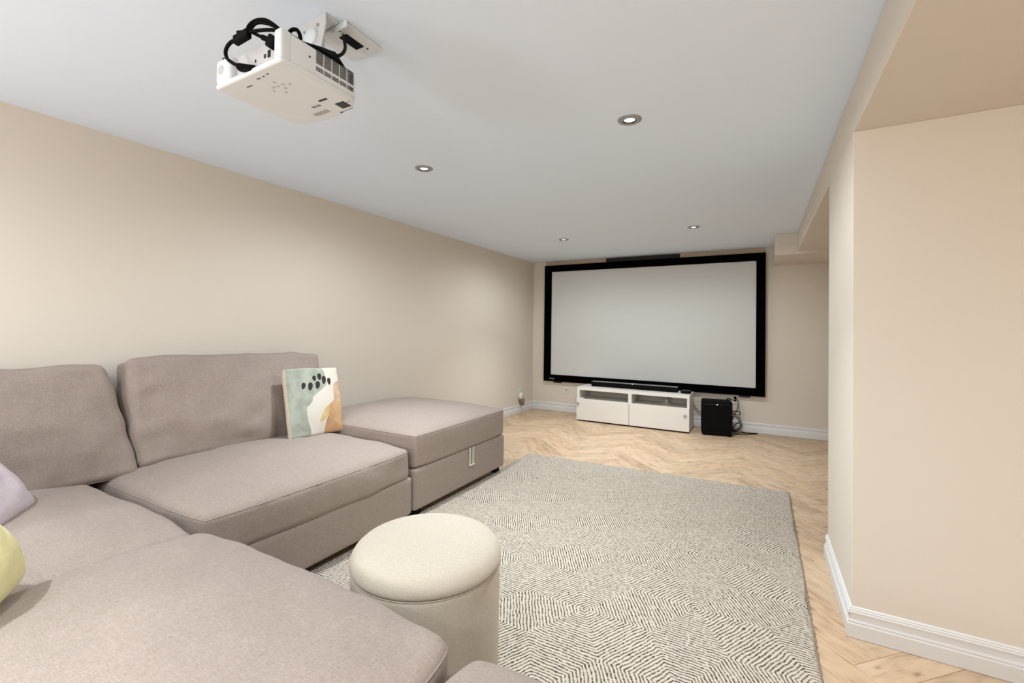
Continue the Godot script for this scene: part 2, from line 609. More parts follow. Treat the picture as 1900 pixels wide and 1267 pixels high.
func make_floor():
	var base := struct("floor", cbox(Vector3(-0.1, -0.1, -0.1), Vector3(WIDE + 0.1, -0.004, DEEP + 0.1), 0), flat(Color(0.23, 0.17, 0.12), 0.8), "light oak floor laid in herringbone")
	# eight printed boards in one picture
	var w := 1024
	var n1 := FastNoiseLite.new()
	n1.seed = 11
	n1.frequency = 0.02
	n1.fractal_octaves = 3
	var n2 := FastNoiseLite.new()
	n2.seed = 12
	n2.frequency = 0.09
	n2.fractal_octaves = 2
	var n3 := FastNoiseLite.new()
	n3.seed = 13
	n3.frequency = 0.006
	var b := PackedByteArray()
	b.resize(w * w * 3)
	var r := RandomNumberGenerator.new()
	r.seed = 5
	var strip := w / 8
	for k in 8:
		var knots := []
		for q in [1, 2, 0, 2, 1, 0, 2, 1][k]: knots.append(Vector3(r.randf_range(80, 940), r.randf_range(25, strip - 25), r.randf_range(5, 11)))
		var tone: float = [0.0, 0.02, -0.03, 0.012, -0.015, 0.025, -0.04, 0.0][k]
		for y in strip:
			for x in w:
				var yy := float(y)
				var dark := 0.0
				for q in knots:
					var dx: float = (x - q.x) / (q.z * 3.2)
					var dy: float = (y - q.y) / q.z
					var d2 := dx * dx + dy * dy
					if d2 < 16.0:
						var g := exp(-d2 * 0.5)
						yy += (12.0 if dy > 0 else -12.0) * g
						dark += 0.22 * exp(-d2 * 1.4) + 0.08 * g
				var v := n1.get_noise_2d(x * 0.16, yy * 1.5 + k * 700) * 0.12 + n2.get_noise_2d(x * 0.10, yy * 2.6 + k * 500) * 0.05 + n3.get_noise_2d(x, k * 300 + y * 2.0) * 0.12
				var streak := n1.get_noise_2d(x * 0.10 + 900, yy * 1.1 + k * 333)
				if streak > 0.24: dark += (streak - 0.24) * 0.40
				var t := clampf(0.5 + v + tone - dark, 0.0, 1.0)
				var i := ((k * strip + y) * w + x) * 3
				# dark brown -> honey -> pale oak
				var c := Color(0.49, 0.375, 0.28).lerp(Color(0.79, 0.695, 0.585), minf(t * 2.0, 1.0)).lerp(Color(0.90, 0.835, 0.75), maxf(t * 2.0 - 1.0, 0.0))
				b[i] = int(c.r * 255)
				b[i + 1] = int(c.g * 255)
				b[i + 2] = int(c.b * 255)
	var tex := ImageTexture.create_from_image(Image.create_from_data(w, w, false, Image.FORMAT_RGB8, b))
	var woods := []
	for tint in [Color(0.97, 0.955, 0.945), Color(1.0, 0.985, 0.97), Color(0.94, 0.915, 0.90), Color(0.985, 0.955, 0.93)]:
		var m := flat(tint, 0.5)
		m.albedo_texture = tex
		woods.append(m)
	var boards := []
	for k in 8: boards.append(board(k))
	var rest := start()
	var made := 0
	for i in range(-60, 120):
		for j in range(-14, 14):
			for upright in [false, true]:
				# in the boards' own axes: flat boards lie along u, upright ones along v
				var u := i * PW + j * PL
				var v := i * PW - j * PL
				var cu := u + (PW / 2 if upright else PL / 2)
				var cv := v + ((PW + PL / 2) if upright else PW / 2)
				var x := (cu - cv) * sqrt(0.5) + 0.846
				var z := (cu + cv) * sqrt(0.5) + 0.03
				if x < -0.35 or z < -0.35 or x > WIDE + 0.3 or z > DEEP + 0.3: continue
				if inside_solid(x, z): continue
				var turn := -PI / 4 if not upright else -PI * 3 / 4
				var seen := board_seen(x, z, turn)
				var k := (i * 5 + j * 3 + (4 if upright else 0) + rng.randi() % 3 + 800) % 8
				var flip := PI if rng.randf() < 0.5 else 0.0
				if seen and made < 300:
					put("floor_plank", boards[k], woods[rng.randi() % 4], base, Vector3(x, 0, z), Vector3(0, turn + flip, 0))
					made += 1
				else:
					rest.append_from(boards[k], 0, Transform3D(Basis(Vector3.UP, turn + flip), Vector3(x, 0, z)))
	var o := put("hidden_planks", rest.commit(), woods[0], base)
	o.set_meta("kind", "stuff")

func inside_solid(x: float, z: float) -> bool:
	return (x > SIDE + 0.35 and z > 3.5 and z < 3.5) or (x > 4.9 and z < 2.9)

func board_seen(x: float, z: float, turn: float) -> bool:
	var d := Vector2(cos(turn), -sin(turn)) * PL * 0.5
	for s in [-1.0, -0.5, 0.0, 0.5, 1.0]:
		var p: Vector2 = Vector2(x, z) + d * s
		if p.x < -0.02 or p.y < -0.02: continue
		if p.x > 1.12 and p.x < 3.17 and p.y > 2.25 and p.y < 5.2: continue   # under the rug
		if p.x < 1.14 and p.y > 2.72: continue                                # under the sofa
		if p.x > SIDE and p.y > 3.1 and p.y < 3.8: continue
		if p.y > 4.75: continue
		# behind the pier: what lies right of the sight line past its far edge
		var sight := 3.0 + (p.y - 6.05) * (SIDE - 3.0) / (3.124 - 6.05)
		if p.y < 3.12 and p.x > sight + 0.15: continue
		if p.x > 4.2: continue
		return true
	return false

func board(k: int) -> ArrayMesh:
	var st := start()
	st.set_smooth_group(-1)
	var g := 0.0006
	var e := 0.0018
	var hx := PL / 2 - g
	var hz := PW / 2 - g
	var corners := func(inset: float, y: float) -> Array:
		return [Vector3(-hx + inset, y, -hz + inset), Vector3(hx - inset, y, -hz + inset), Vector3(hx - inset, y, hz - inset), Vector3(-hx + inset, y, hz - inset)]
	var top: Array = corners.call(e, 0.0)
	var rim: Array = corners.call(0.0, -0.0013)
	var low: Array = corners.call(0.0, -0.006)
	var quad := func(q: Array, n: Vector3):
		var order := [0, 1, 2, 0, 2, 3]
		if ((q[1] - q[0]) as Vector3).cross(q[2] - q[0]).dot(n) > 0: order = [0, 2, 1, 0, 3, 2]
		for o in order:
			var p: Vector3 = q[o]
			st.set_uv(Vector2(0.5 + p.x / PL * 0.996, (k + 0.5 + p.z / PW * 0.97) / 8.0))
			st.add_vertex(p)
	quad.call(top, Vector3.UP)
	for i in 4:
		var l := (i + 1) % 4
		var n: Vector3 = (rim[i] + rim[l]) / 2
		quad.call([top[i], top[l], rim[l], rim[i]], Vector3(n.x, 0.05, n.z))
		quad.call([rim[i], rim[l], low[l], low[i]], n)
	st.generate_normals()
	return st.commit()

# ------------------------------------------------------------------ rug
func make_rug():
	var w := 1536
	var h := 2048
	var x0 := 1.04
	var z0 := 2.08
	var sx := 2.19
	var sz := 3.16
	var px := 0.4145       # hexagon columns along x
	var pz := 0.496        # hexagons along z
	var squeeze := 0.4786 / pz
	var rings := 18.0
	# distance to the nearest hexagon's centre, 0 at the centre and 1 at its rim, over one repeat
	var tw := 580
	var th := 350
	var cell := PackedFloat32Array()
	cell.resize(tw * th)
	for y in th:
		for x in tw:
			var p := Vector2(x * 2 * px / tw, y * pz / th)
			var best := 9.0
			for c in [Vector2(0, 0), Vector2(0, pz), Vector2(px, pz / 2), Vector2(px, -pz / 2), Vector2(px, pz * 1.5), Vector2(2 * px, 0), Vector2(2 * px, pz)]:
				var q: Vector2 = (p - c) * Vector2(1, squeeze)
				best = minf(best, maxf(absf(q.y), maxf(absf(q.x * 0.8660254 + q.y * 0.5), absf(q.x * 0.8660254 - q.y * 0.5))))
			cell[y * tw + x] = best / 0.2393
	var wave := FastNoiseLite.new()
	wave.seed = 21
	wave.frequency = 0.035
	var sn := 256
	var wob := PackedFloat32Array()
	wob.resize(sn * sn)
	var wi := wave.get_seamless_image(sn, sn)
	for i in sn * sn: wob[i] = wi.get_data()[i] / 255.0 - 0.5 if i == 0 else 0.0
	var wd := wi.get_data()
	for i in sn * sn: wob[i] = wd[i] / 255.0 - 0.5
	var ink := streaks(512, 24000, 14, 4, 0.22, true, 22)
	var pile := streaks(512, 90000, 4, 3, 0.16, true, 23)
	var b := PackedByteArray()
	b.resize(w * h * 3)
	var hb := PackedByteArray()
	hb.resize(w * h)
	for y in h:
		var z := z0 + sz * y / h
		for x in w:
			var q0 := wob[((y >> 1) & 255) * 256 + ((x >> 1) & 255)]
			var q1 := wob[((y >> 1) + 97 & 255) * 256 + ((x >> 1) + 31 & 255)]
			var xx := x0 + sx * x / w + q0 * 0.009 - 1.525
			var zz := z + q1 * 0.009 - 3.729
			var d := cell[int(fposmod(zz, pz) / pz * th) % th * tw + int(fposmod(xx, 2 * px) / (2 * px) * tw) % tw]
			var f := d * rings
			f = absf(f - floorf(f) - 0.5) * 2.0            # 0 in the dark line's middle, 1 in the light one's
			var s := ink[(y & 511) * 512 + (x & 511)]
			var line := smoothstep(0.15, 0.42, f + (s - 0.5) * 0.42)
			var dark := 0.41 + clampf((s - 0.5) * 0.6, -0.16, 0.34)
			var p := pile[(y & 511) * 512 + ((x + y / 512 * 77) & 511)]
			var v := lerpf(dark, 0.81, line) * (0.80 + 0.2 * clampf(p * 1.4, 0.0, 1.0))
			var i := y * w + x
			b[i * 3] = int(clampf(v, 0, 1) * 255)
			b[i * 3 + 1] = int(clampf(v * lerpf(0.905, 0.945, line), 0, 1) * 255)
			b[i * 3 + 2] = int(clampf(v * lerpf(0.81, 0.868, line), 0, 1) * 255)
			hb[i] = int(clampf(line * 0.75 + (p - 0.5) * 0.3 + 0.1, 0, 1) * 255)
	var m := flat(Color.WHITE, 0.95)
	m.albedo_texture = ImageTexture.create_from_image(Image.create_from_data(w, h, false, Image.FORMAT_RGB8, b))
	m.heightmap_enabled = true
	m.heightmap_texture = ImageTexture.create_from_image(Image.create_from_data(w, h, false, Image.FORMAT_L8, hb))
	m.heightmap_scale = 0.35
	M.rug = m
	# corners: far left, far right, near right, near left
	var c := [Vector2(1.085, 2.235), Vector2(3.199, 2.131), Vector2(3.192, 5.16), Vector2(1.085, 5.16)]
	var nx := 60
	var nz := 80
	var st := start()
	var edge := []
	var at := func(a: float, e: float) -> Vector3:
		var p: Vector2 = (c[0] as Vector2).lerp(c[1], a).lerp((c[3] as Vector2).lerp(c[2], a), e)
		var rim := minf(minf(a, 1 - a) * 2.11, minf(e, 1 - e) * 2.97)
		var y := 0.012 * sqrt(clampf(1.0 - pow(1.0 - clampf(rim / 0.012, 0, 1), 2.0), 0, 1)) + 0.0006
		p += Vector2(sin(e * 47.0) * 0.0018 + sin(e * 19.0 + 1) * 0.0022, sin(a * 31.0) * 0.0022) * (1.0 if rim < 0.02 else 0.6)
		return Vector3(p.x, y, p.y)
	var stops := func(n: int, length: float) -> Array:
		var l := [0.0, 0.003 / length, 0.007 / length, 0.013 / length]
		for i in range(1, n): l.append(float(i) / n)
		l.append_array([1 - 0.013 / length, 1 - 0.007 / length, 1 - 0.003 / length, 1.0])
		return l
	var us: Array = stops.call(nx, 2.11)
	var vs: Array = stops.call(nz, 2.97)
	for j in vs.size() - 1:
		for i in us.size() - 1:
			var q := [at.call(us[i], vs[j]), at.call(us[i + 1], vs[j]), at.call(us[i + 1], vs[j + 1]), at.call(us[i], vs[j + 1])]
			for o in [0, 1, 2, 0, 2, 3]:
				var p: Vector3 = q[o]
				st.set_uv(Vector2((p.x - x0) / sx, (p.z - z0) / sz))
				st.add_vertex(p)
	var rug := thing("area_rug", "cream rug with charcoal concentric hexagon lines on the oak floor", "rug")
	put("pile", done(st), m, rug)
	var rim := start()
	for s in [[0, 1], [1, 2], [2, 3], [3, 0]]:
		var pts := []
		var a: Vector2 = c[s[0]]
		var e: Vector2 = c[s[1]]
		var n := int(a.distance_to(e) / 0.012)
		for i in n + 1:
			var p: Vector2 = a.lerp(e, float(i) / n)
			pts.append(Vector3(p.x + rng.randf_range(-0.0025, 0.0025), 0.0050, p.y + rng.randf_range(-0.0025, 0.0025)))
		add_tube(rim, pts, 0.0036, 5, false, false)
	put("edge_binding", done(rim), flat(Color(0.56, 0.50, 0.43), 0.95), rug)

# ------------------------------------------------------------------ projection screen
func make_screen():
	var o := thing("projection_screen", "large wall-mounted projection screen with a wide black velvet frame", "screen")
	var zf := 0.055
	var L := 0.207
	var R := 3.062
	var B := 0.436
	var T := 2.136
	var il := 0.316
	var ir := 2.965
	var ib := 0.533
	var it := 2.043
	put("screen_fabric", cbox(Vector3(il - 0.02, ib - 0.02, 0.028), Vector3(ir + 0.02, it + 0.02, 0.036), 0), M.screen, o)
	# four mitred frame rails
	for s in [[Vector2(L, B), Vector2(R, B), Vector2(ir, ib), Vector2(il, ib)], [Vector2(R, B), Vector2(R, T), Vector2(ir, it), Vector2(ir, ib)], [Vector2(R, T), Vector2(L, T), Vector2(il, it), Vector2(ir, it)], [Vector2(L, T), Vector2(L, B), Vector2(il, ib), Vector2(il, it)]]:
		var st := start()
		st.set_smooth_group(-1)
		var q := []
		var k := []
		for p in s:
			q.append(Vector3(p.x, p.y, zf))
			k.append(Vector3(p.x, p.y, 0.026))
		var mid: Vector3 = (q[0] + q[1] + q[2] + q[3]) / 4
		face(st, q[0], q[1], q[2], q[3], Vector3.BACK)
		face(st, k[0], k[1], k[2], k[3], Vector3.FORWARD)
		for i in 4:
			var l := (i + 1) % 4
			var n: Vector3 = (q[i] + q[l]) / 2 - mid
			face(st, q[i], q[l], k[l], k[i], n)
		put("frame_rail", done(st), M.velvet, o)
	# pale hem of the fabric along the inner edge of the frame
	for s in [[Vector3(il, ib, 0.036), Vector3(ir, ib + 0.010, 0.039)], [Vector3(il, ib, 0.036), Vector3(il + 0.010, it, 0.039)], [Vector3(ir - 0.010, ib, 0.036), Vector3(ir, it, 0.039)], [Vector3(il, it - 0.006, 0.036), Vector3(ir, it, 0.039)]]:
		put("fabric_hem", cbox(s[0], s[1], 0.001), flat(Color(0.80, 0.80, 0.80), 0.8), o)
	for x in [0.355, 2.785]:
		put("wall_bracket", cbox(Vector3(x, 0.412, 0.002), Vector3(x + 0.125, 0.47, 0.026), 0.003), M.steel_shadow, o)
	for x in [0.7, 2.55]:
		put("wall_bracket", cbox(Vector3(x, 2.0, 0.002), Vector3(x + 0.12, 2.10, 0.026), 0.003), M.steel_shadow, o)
	var t := TextMesh.new()
	t.text = "bwenge"
	var f := SystemFont.new()
	f.font_names = PackedStringArray(["Droid Sans"])
	t.font = f
	t.font_size = 22
	t.pixel_size = 0.0011
	t.depth = 0.001
	put("badge_lettering", t, M.pale_print, o, Vector3(0.343, 0.478, zf + 0.0006))
	# dark board showing between two timber battens above the frame
	var p := thing("cable_cover", "dark horizontal cover in the gap between the screen top and ceiling", "cover")
	put("cover_body", cbox(Vector3(1.13, 2.138, 0.002), Vector3(2.10, 2.194, 0.026), 0.003), M.dark, p)
	var g := "beige battens above the screen"
	for s in [[0.215, 1.126, "thin beige batten above the screen, left of the dark cover"], [2.104, 3.05, "thin beige batten above the screen, right of the dark cover"]]:
		var bt := put("wall_batten", cbox(Vector3(s[0], 2.138, 0.001), Vector3(s[1], 2.188, 0.030), 0.002), flat(Color(0.70, 0.62, 0.53), 0.7))
		tag(bt, s[2], "batten", g)

# ------------------------------------------------------------------ television bench and what stands on it
func make_bench():
	var o := thing("media_bench", "low white media bench with two open slots standing under the screen", "bench", Vector3(0.897, 0, 0.09))
	var W := 1.393
	var D := 0.395
	var H := 0.443
	put("plinth", cbox(Vector3(0.03, 0.0, 0.02), Vector3(W - 0.03, 0.022, D - 0.02), 0.002), M.black, o)
	put("top_panel", cbox(Vector3(0, H - 0.038, 0), Vector3(W, H, D), 0.0015), M.white, o)
	put("side_panel", cbox(Vector3(0, 0.020, 0), Vector3(0.036, H - 0.038, D), 0.0015), M.white, o)
	put("side_panel", cbox(Vector3(W - 0.028, 0.020, 0), Vector3(W, H - 0.038, D), 0.0015), M.white, o)
	put("divider_panel", cbox(Vector3(0.675, 0.020, 0.006), Vector3(0.718, H - 0.038, D), 0.0015), M.white, o)
	put("bottom_panel", cbox(Vector3(0.036, 0.020, 0), Vector3(W - 0.028, 0.034, D - 0.002), 0.001), M.white, o)
	put("shelf_panel", cbox(Vector3(0.036, 0.268, 0.006), Vector3(0.675, 0.286, D - 0.004), 0.001), M.white, o)
	put("shelf_panel", cbox(Vector3(0.718, 0.268, 0.006), Vector3(W - 0.028, 0.286, D - 0.004), 0.001), M.white, o)
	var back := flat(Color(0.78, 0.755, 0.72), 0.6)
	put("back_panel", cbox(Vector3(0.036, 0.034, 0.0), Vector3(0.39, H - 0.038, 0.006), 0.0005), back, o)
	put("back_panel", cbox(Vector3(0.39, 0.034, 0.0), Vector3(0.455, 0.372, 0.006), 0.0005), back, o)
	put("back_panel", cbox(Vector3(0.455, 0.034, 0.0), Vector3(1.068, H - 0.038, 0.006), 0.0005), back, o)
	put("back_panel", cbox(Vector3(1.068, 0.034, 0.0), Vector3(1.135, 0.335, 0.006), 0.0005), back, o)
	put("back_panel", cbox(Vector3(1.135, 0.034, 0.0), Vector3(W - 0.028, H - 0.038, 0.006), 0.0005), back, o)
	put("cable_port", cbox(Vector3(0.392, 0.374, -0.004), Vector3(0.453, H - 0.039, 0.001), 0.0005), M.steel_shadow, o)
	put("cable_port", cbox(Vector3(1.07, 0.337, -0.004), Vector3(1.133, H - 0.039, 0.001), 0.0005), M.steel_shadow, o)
	var knob := [[0.0, 0.020], [0.010, 0.019], [0.0165, 0.015], [0.0165, 0.012], [0.012, 0.008], [0.008, 0.0]]
	var d0 := put("door", cbox(Vector3(0.002, 0.019, D), Vector3(0.689, 0.292, D + 0.018), 0.0015), M.white, o)
	put("knob", lathe(knob, 20), M.grey_plastic, d0, Vector3(0.026, 0.232, D + 0.018), Vector3(PI / 2, 0, 0))
	var d1 := put("door", cbox(Vector3(0.694, 0.019, D), Vector3(W - 0.001, 0.292, D + 0.018), 0.0015), M.white, o)
	put("knob", lathe(knob, 20), M.grey_plastic, d1, Vector3(1.347, 0.207, D + 0.018), Vector3(PI / 2, 0, 0))
	put("hinge", cbox(Vector3(0.037, 0.29, D - 0.05), Vector3(0.085, 0.303, D - 0.004), 0.003), M.white_plastic, o)
	# white adapter with a coiled lead in the right slot
	var a := thing("power_adapter", "small white adapter with a looped lead inside the bench's right slot", "adapter", Vector3(1.985, 0.286, 0.19))
	put("adapter_body", cbox(Vector3(-0.022, 0, -0.03), Vector3(0.022, 0.05, 0.03), 0.006), M.white_plastic, a)
	put("adapter_lead", tube([Vector3(0.02, 0.02, 0.03), Vector3(0.05, 0.006, 0.05), Vector3(0.03, 0.004, 0.085), Vector3(-0.03, 0.004, 0.08), Vector3(-0.05, 0.006, 0.03), Vector3(-0.02, 0.02, 0.03)], 0.004, 6), M.white_plastic, a)
	# soundbar
	var s := thing("soundbar", "long black soundbar lying on the white bench before the screen", "soundbar", Vector3(1.581, H, 0.265))
	put("speaker_grille", cbox(Vector3(-0.548, 0.002, -0.045), Vector3(0.548, 0.062, 0.05), 0.006), M.black, s)
	put("top_plate", cbox(Vector3(-0.546, 0.0615, -0.044), Vector3(0.546, 0.066, 0.046), 0.0015), flat(Color(0.50, 0.49, 0.48), 0.4), s)
	put("status_light", cbox(Vector3(-0.004, 0.0605, 0.047), Vector3(0.004, 0.067, 0.0515), 0.001), M.led, s)
	for x in [-0.4, 0.4]: put("rubber_foot", lathe([[0.0, 0.0], [0.012, 0.0], [0.012, 0.004]], 12), M.black, s, Vector3(x, 0, 0))
	# streaming box
	var b := thing("media_box", "small dark streaming box at the right end of the bench top", "media box", Vector3(2.2235, H, 0.285))
	put("box_body", prism(rounded_rect(0.112, 0.11, 0.014), 0.0015, 0.030, 0.004), M.black, b)
	put("box_lid", prism(rounded_rect(0.106, 0.104, 0.014), 0.0295, 0.036, 0.003), M.black_gloss, b)
	put("rubber_foot", prism(rounded_rect(0.08, 0.08, 0.01), 0.0, 0.002, 0.0005), M.black, b)

func make_subwoofer():
	var d := Vector2(0.324, -0.053).normalized()
	var o := thing("subwoofer", "black upright subwoofer box on the floor right of the white bench", "speaker", Vector3(2.565, 0, 0.335), -atan2(d.y, d.x))
	var wide := 0.322
	var deep := 0.20
	put("cabinet", puff(Vector3(wide / 2, 0.197, deep / 2), 0.022, Vector3.ZERO, 14), M.black, o, Vector3(0, 0.203, 0))
	put("front_grille", cbox(Vector3(-wide / 2 + 0.006, 0.014, deep / 2 - 0.005), Vector3(wide / 2 - 0.006, 0.345, deep / 2 + 0.008), 0.006), M.black, o)
	put("control_strip", cbox(Vector3(-wide / 2 + 0.006, 0.352, deep / 2 - 0.004), Vector3(wide / 2 - 0.006, 0.362, deep / 2 + 0.005), 0.002), M.black_gloss, o)
	put("status_light", cbox(Vector3(-0.006, 0.3545, deep / 2 + 0.004), Vector3(0.006, 0.3605, deep / 2 + 0.0065), 0.001), M.led, o)
	for s in [[-1, -1], [1, -1], [1, 1], [-1, 1]]: put("rubber_foot", lathe([[0.0, 0.0], [0.016, 0.0], [0.018, 0.010]], 14), M.black, o, Vector3(s[0] * 0.13, 0, s[1] * 0.07))

# ------------------------------------------------------------------ outlets
func outlet(label: String, at: Vector3, turn: float) -> Node3D:
	var o := thing("wall_outlet", label, "outlet", at, turn)
	put("cover_plate", cbox(Vector3(-0.037, -0.059, 0), Vector3(0.037, 0.059, 0.006), 0.003), M.white_plastic, o)
	for y in [-0.024, 0.024]:
		var s := put("socket", cbox(Vector3(-0.016, y - 0.014, 0.004), Vector3(0.016, y + 0.014, 0.008), 0.004), M.white, o)
		for x in [-0.006, 0.006]: put("slot", cbox(Vector3(x - 0.0012, y - 0.001, 0.0075), Vector3(x + 0.0012, y + 0.007, 0.0084), 0), M.dark, s)
	return o

func make_outlets():
	var a := outlet("white outlet plate on the end wall left of the bench", Vector3(0.552, 0.321, 0), 0)
	put("center_screw", lathe([[0.0, 0.012], [0.007, 0.011], [0.008, 0.006]], 12), M.dark, a, Vector3.ZERO, Vector3(PI / 2, 0, 0))
	outlet("white outlet low on the left wall behind the air freshener", Vector3(0, 0.292, 0.413), PI / 2)
	outlet("white outlet on the end wall behind the subwoofer's plug", Vector3(2.747, 0.375, 0), 0)
	var p := thing("air_freshener", "round white plug-in air freshener with a brown vial on the left wall", "air freshener", Vector3(0.0085, 0.235, 0.413), PI / 2)
	put("housing", lathe([[0.0, 0.05], [0.03, 0.048], [0.047, 0.038], [0.054, 0.022], [0.05, 0.0]], 32), M.white_plastic, p, Vector3.ZERO, Vector3(PI / 2, 0, 0))
	put("vent_ring", lathe([[0.018, 0.050], [0.022, 0.0525], [0.026, 0.050]], 24), M.grey_plastic, p, Vector3.ZERO, Vector3(PI / 2, 0, 0))
	put("oil_vial", lathe([[0.0, -0.125], [0.026, -0.123], [0.031, -0.112], [0.036, -0.04], [0.02, -0.03]], 24), M.vial, p, Vector3(0, 0, 0.034))

# ------------------------------------------------------------------ leads behind the subwoofer
func make_cables():
	var plug := thing("power_plug", "black power plug in the outlet above the coiled leads", "plug", Vector3(2.747, 0.398, 0.0084))
	put("plug_body", cbox(Vector3(-0.014, -0.016, 0.0), Vector3(0.014, 0.016, 0.032), 0.005), M.black, plug)
	put("plug_collar", lathe([[0.0, 0.062], [0.006, 0.06], [0.009, 0.03]], 10), M.black, plug, Vector3.ZERO, Vector3(PI / 2, 0, 0))
	var c := tube([Vector3(2.747, 0.396, 0.066), Vector3(2.755, 0.375, 0.105), Vector3(2.70, 0.39, 0.13), Vector3(2.675, 0.40, 0.14), Vector3(2.655, 0.375, 0.15), Vector3(2.64, 0.33, 0.16)], 0.0065, 7)
	tag(put("speaker_cable", c, M.black), "short thick black lead arching from the plug over the subwoofer's back", "cable", "leads behind the subwoofer")
	var c2 := tube([Vector3(2.77, 0.392, 0.058), Vector3(2.785, 0.34, 0.09), Vector3(2.77, 0.26, 0.10), Vector3(2.735, 0.20, 0.11), Vector3(2.70, 0.13, 0.12), Vector3(2.72, 0.06, 0.12), Vector3(2.76, 0.03, 0.13), Vector3(2.80, 0.07, 0.12), Vector3(2.795, 0.13, 0.11), Vector3(2.76, 0.19, 0.10), Vector3(2.72, 0.235, 0.11), Vector3(2.75, 0.255, 0.12), Vector3(2.80, 0.245, 0.12), Vector3(2.80, 0.215, 0.125), Vector3(2.755, 0.215, 0.13), Vector3(2.70, 0.235, 0.14)], 0.0045, 6)
	tag(put("power_cable", c2, M.black), "black power lead looping down from the outlet beside the subwoofer", "cable", "leads behind the subwoofer")
	var c3 := tube([Vector3(2.70, 0.06, 0.17), Vector3(2.74, 0.035, 0.19), Vector3(2.79, 0.05, 0.17), Vector3(2.825, 0.10, 0.14), Vector3(2.81, 0.125, 0.12), Vector3(2.76, 0.10, 0.13), Vector3(2.73, 0.05, 0.17), Vector3(2.76, 0.0095, 0.22), Vector3(2.83, 0.006, 0.20), Vector3(2.90, 0.0055, 0.155), Vector3(2.965, 0.0055, 0.10), Vector3(2.985, 0.0055, 0.075), Vector3(2.955, 0.0055, 0.068), Vector3(2.88, 0.006, 0.10), Vector3(2.80, 0.012, 0.13), Vector3(2.73, 0.02, 0.17)], 0.005, 6)
	tag(put("floor_cable", c3, M.black), "black lead lying in a flat loop on the floor right of the subwoofer", "cable", "leads behind the subwoofer")
	var c4 := tube([Vector3(2.785, 0.33, 0.01), Vector3(2.795, 0.26, 0.022), Vector3(2.80, 0.18, 0.028), Vector3(2.80, 0.12, 0.03), Vector3(2.815, 0.07, 0.035), Vector3(2.83, 0.02, 0.045)], 0.002, 5)
	tag(put("thin_cable", c4, M.grey_plastic), "thin grey wire hanging down the wall from the outlet behind the subwoofer", "cable", "leads behind the subwoofer")
	var st := start()
	for k in 4:
		var pts := []
		for i in 14:
			var a := TAU * i / 14
			pts.append(Vector3(2.765 + cos(a) * (0.042 + 0.006 * k) , 0.115 + sin(a) * (0.075 + 0.004 * k), 0.135 + 0.008 * k + 0.02 * cos(a + k)))
		add_tube(st, pts, 0.003, 5, true)
	tag(put("coiled_wire", done(st), M.soft_grey), "coil of pale grey wire tucked between the subwoofer and the baseboard", "cable", "leads behind the subwoofer")
	var st2 := start()
	for k in 2: add_tube(st2, [Vector3(2.30, 0.30 - 0.03 * k, 0.2), Vector3(2.33, 0.27 - 0.03 * k, 0.24), Vector3(2.37, 0.23 - 0.03 * k, 0.25), Vector3(2.42, 0.20 - 0.03 * k, 0.21)], 0.004, 6)
	tag(put("linking_cable", done(st2), M.black), "pair of short black leads between the bench side and the subwoofer", "cable", "leads behind the subwoofer")

# ------------------------------------------------------------------ sofa
func make_sofa():
	var linen: Material = M.linen
	# storage ottoman
	var o := thing("storage_ottoman", "taupe linen storage ottoman with a hinged lid and pull loop at the sofa's far end", "ottoman", Vector3(0.585, 0, 3.365))
	put("base", puff(Vector3(0.555, 0.131, 0.555), 0.018, Vector3(0.004, 0, 0.004), 16), linen, o, Vector3(0, 0.186, 0))
	var cap := soft(Vector3(0.56, 0.104, 0.56), 0.022, Vector3(0.004, 0.062, 0.004), 0.004, 31, 5.0, 0.02)
	var lid := put("lid", soft_mesh(cap, 30), linen, o, Vector3(0, 0.425, 0))
	put("piping", tube(surface_loop(cap, 1, 0.93), 0.0028, 6, true, false), linen, lid)
	var loop := start()
	for s in [-1.0, 1.0]:
		add_cbox(loop, Vector3(0.559, 0.195, -0.055 + s * 0.021 - 0.011), Vector3(0.565, 0.322, -0.055 + s * 0.021 + 0.011), 0.001)
	add_cbox(loop, Vector3(0.561, 0.186, -0.086), Vector3(0.572, 0.199, -0.024), 0.004)
	put("pull_loop", done(loop), M.ribbon, o)
	for s in [[-1, -1], [1, -1], [1, 1], [-1, 1]]: put("foot", cbox(Vector3(s[0] * 0.49 - 0.035, 0.013, s[1] * 0.49 - 0.035), Vector3(s[0] * 0.49 + 0.035, 0.058, s[1] * 0.49 + 0.035), 0.004), M.black, o)
	# seats
	seat("taupe linen sofa seat between the storage ottoman and the corner seat", Vector3(0.575, 0, 4.535), 0.575, 0.60, 0.15, true, 41)
	seat("taupe linen corner seat of the sofa, under the lavender pillow", Vector3(0.637, 0, 5.76), 0.618, 0.580, 0.15, false, 42)
	seat("broad taupe linen sofa seat filling the lower left, behind the round stool", Vector3(1.834, 0, 5.76), 0.574, 0.585, 0.16, false, 43)
	seat("taupe linen sofa seat end just showing at the bottom edge, right of the broad seat", Vector3(2.997, 0, 5.76), 0.58, 0.585, 0.14, false, 44)
	# loose back cushions leaning on the frame
	var g := "loose back cushions of the sofa"
	back_cushion("taupe linen back cushion behind the patterned pillow, on the sofa's middle seat", Vector3(0.195, 0.733, 4.485), 0.54, 0.0, 51, g)
	back_cushion("taupe linen back cushion at the left edge, standing on the corner seat", Vector3(0.20, 0.716, 5.635), 0.565, 0.0, 52, g)

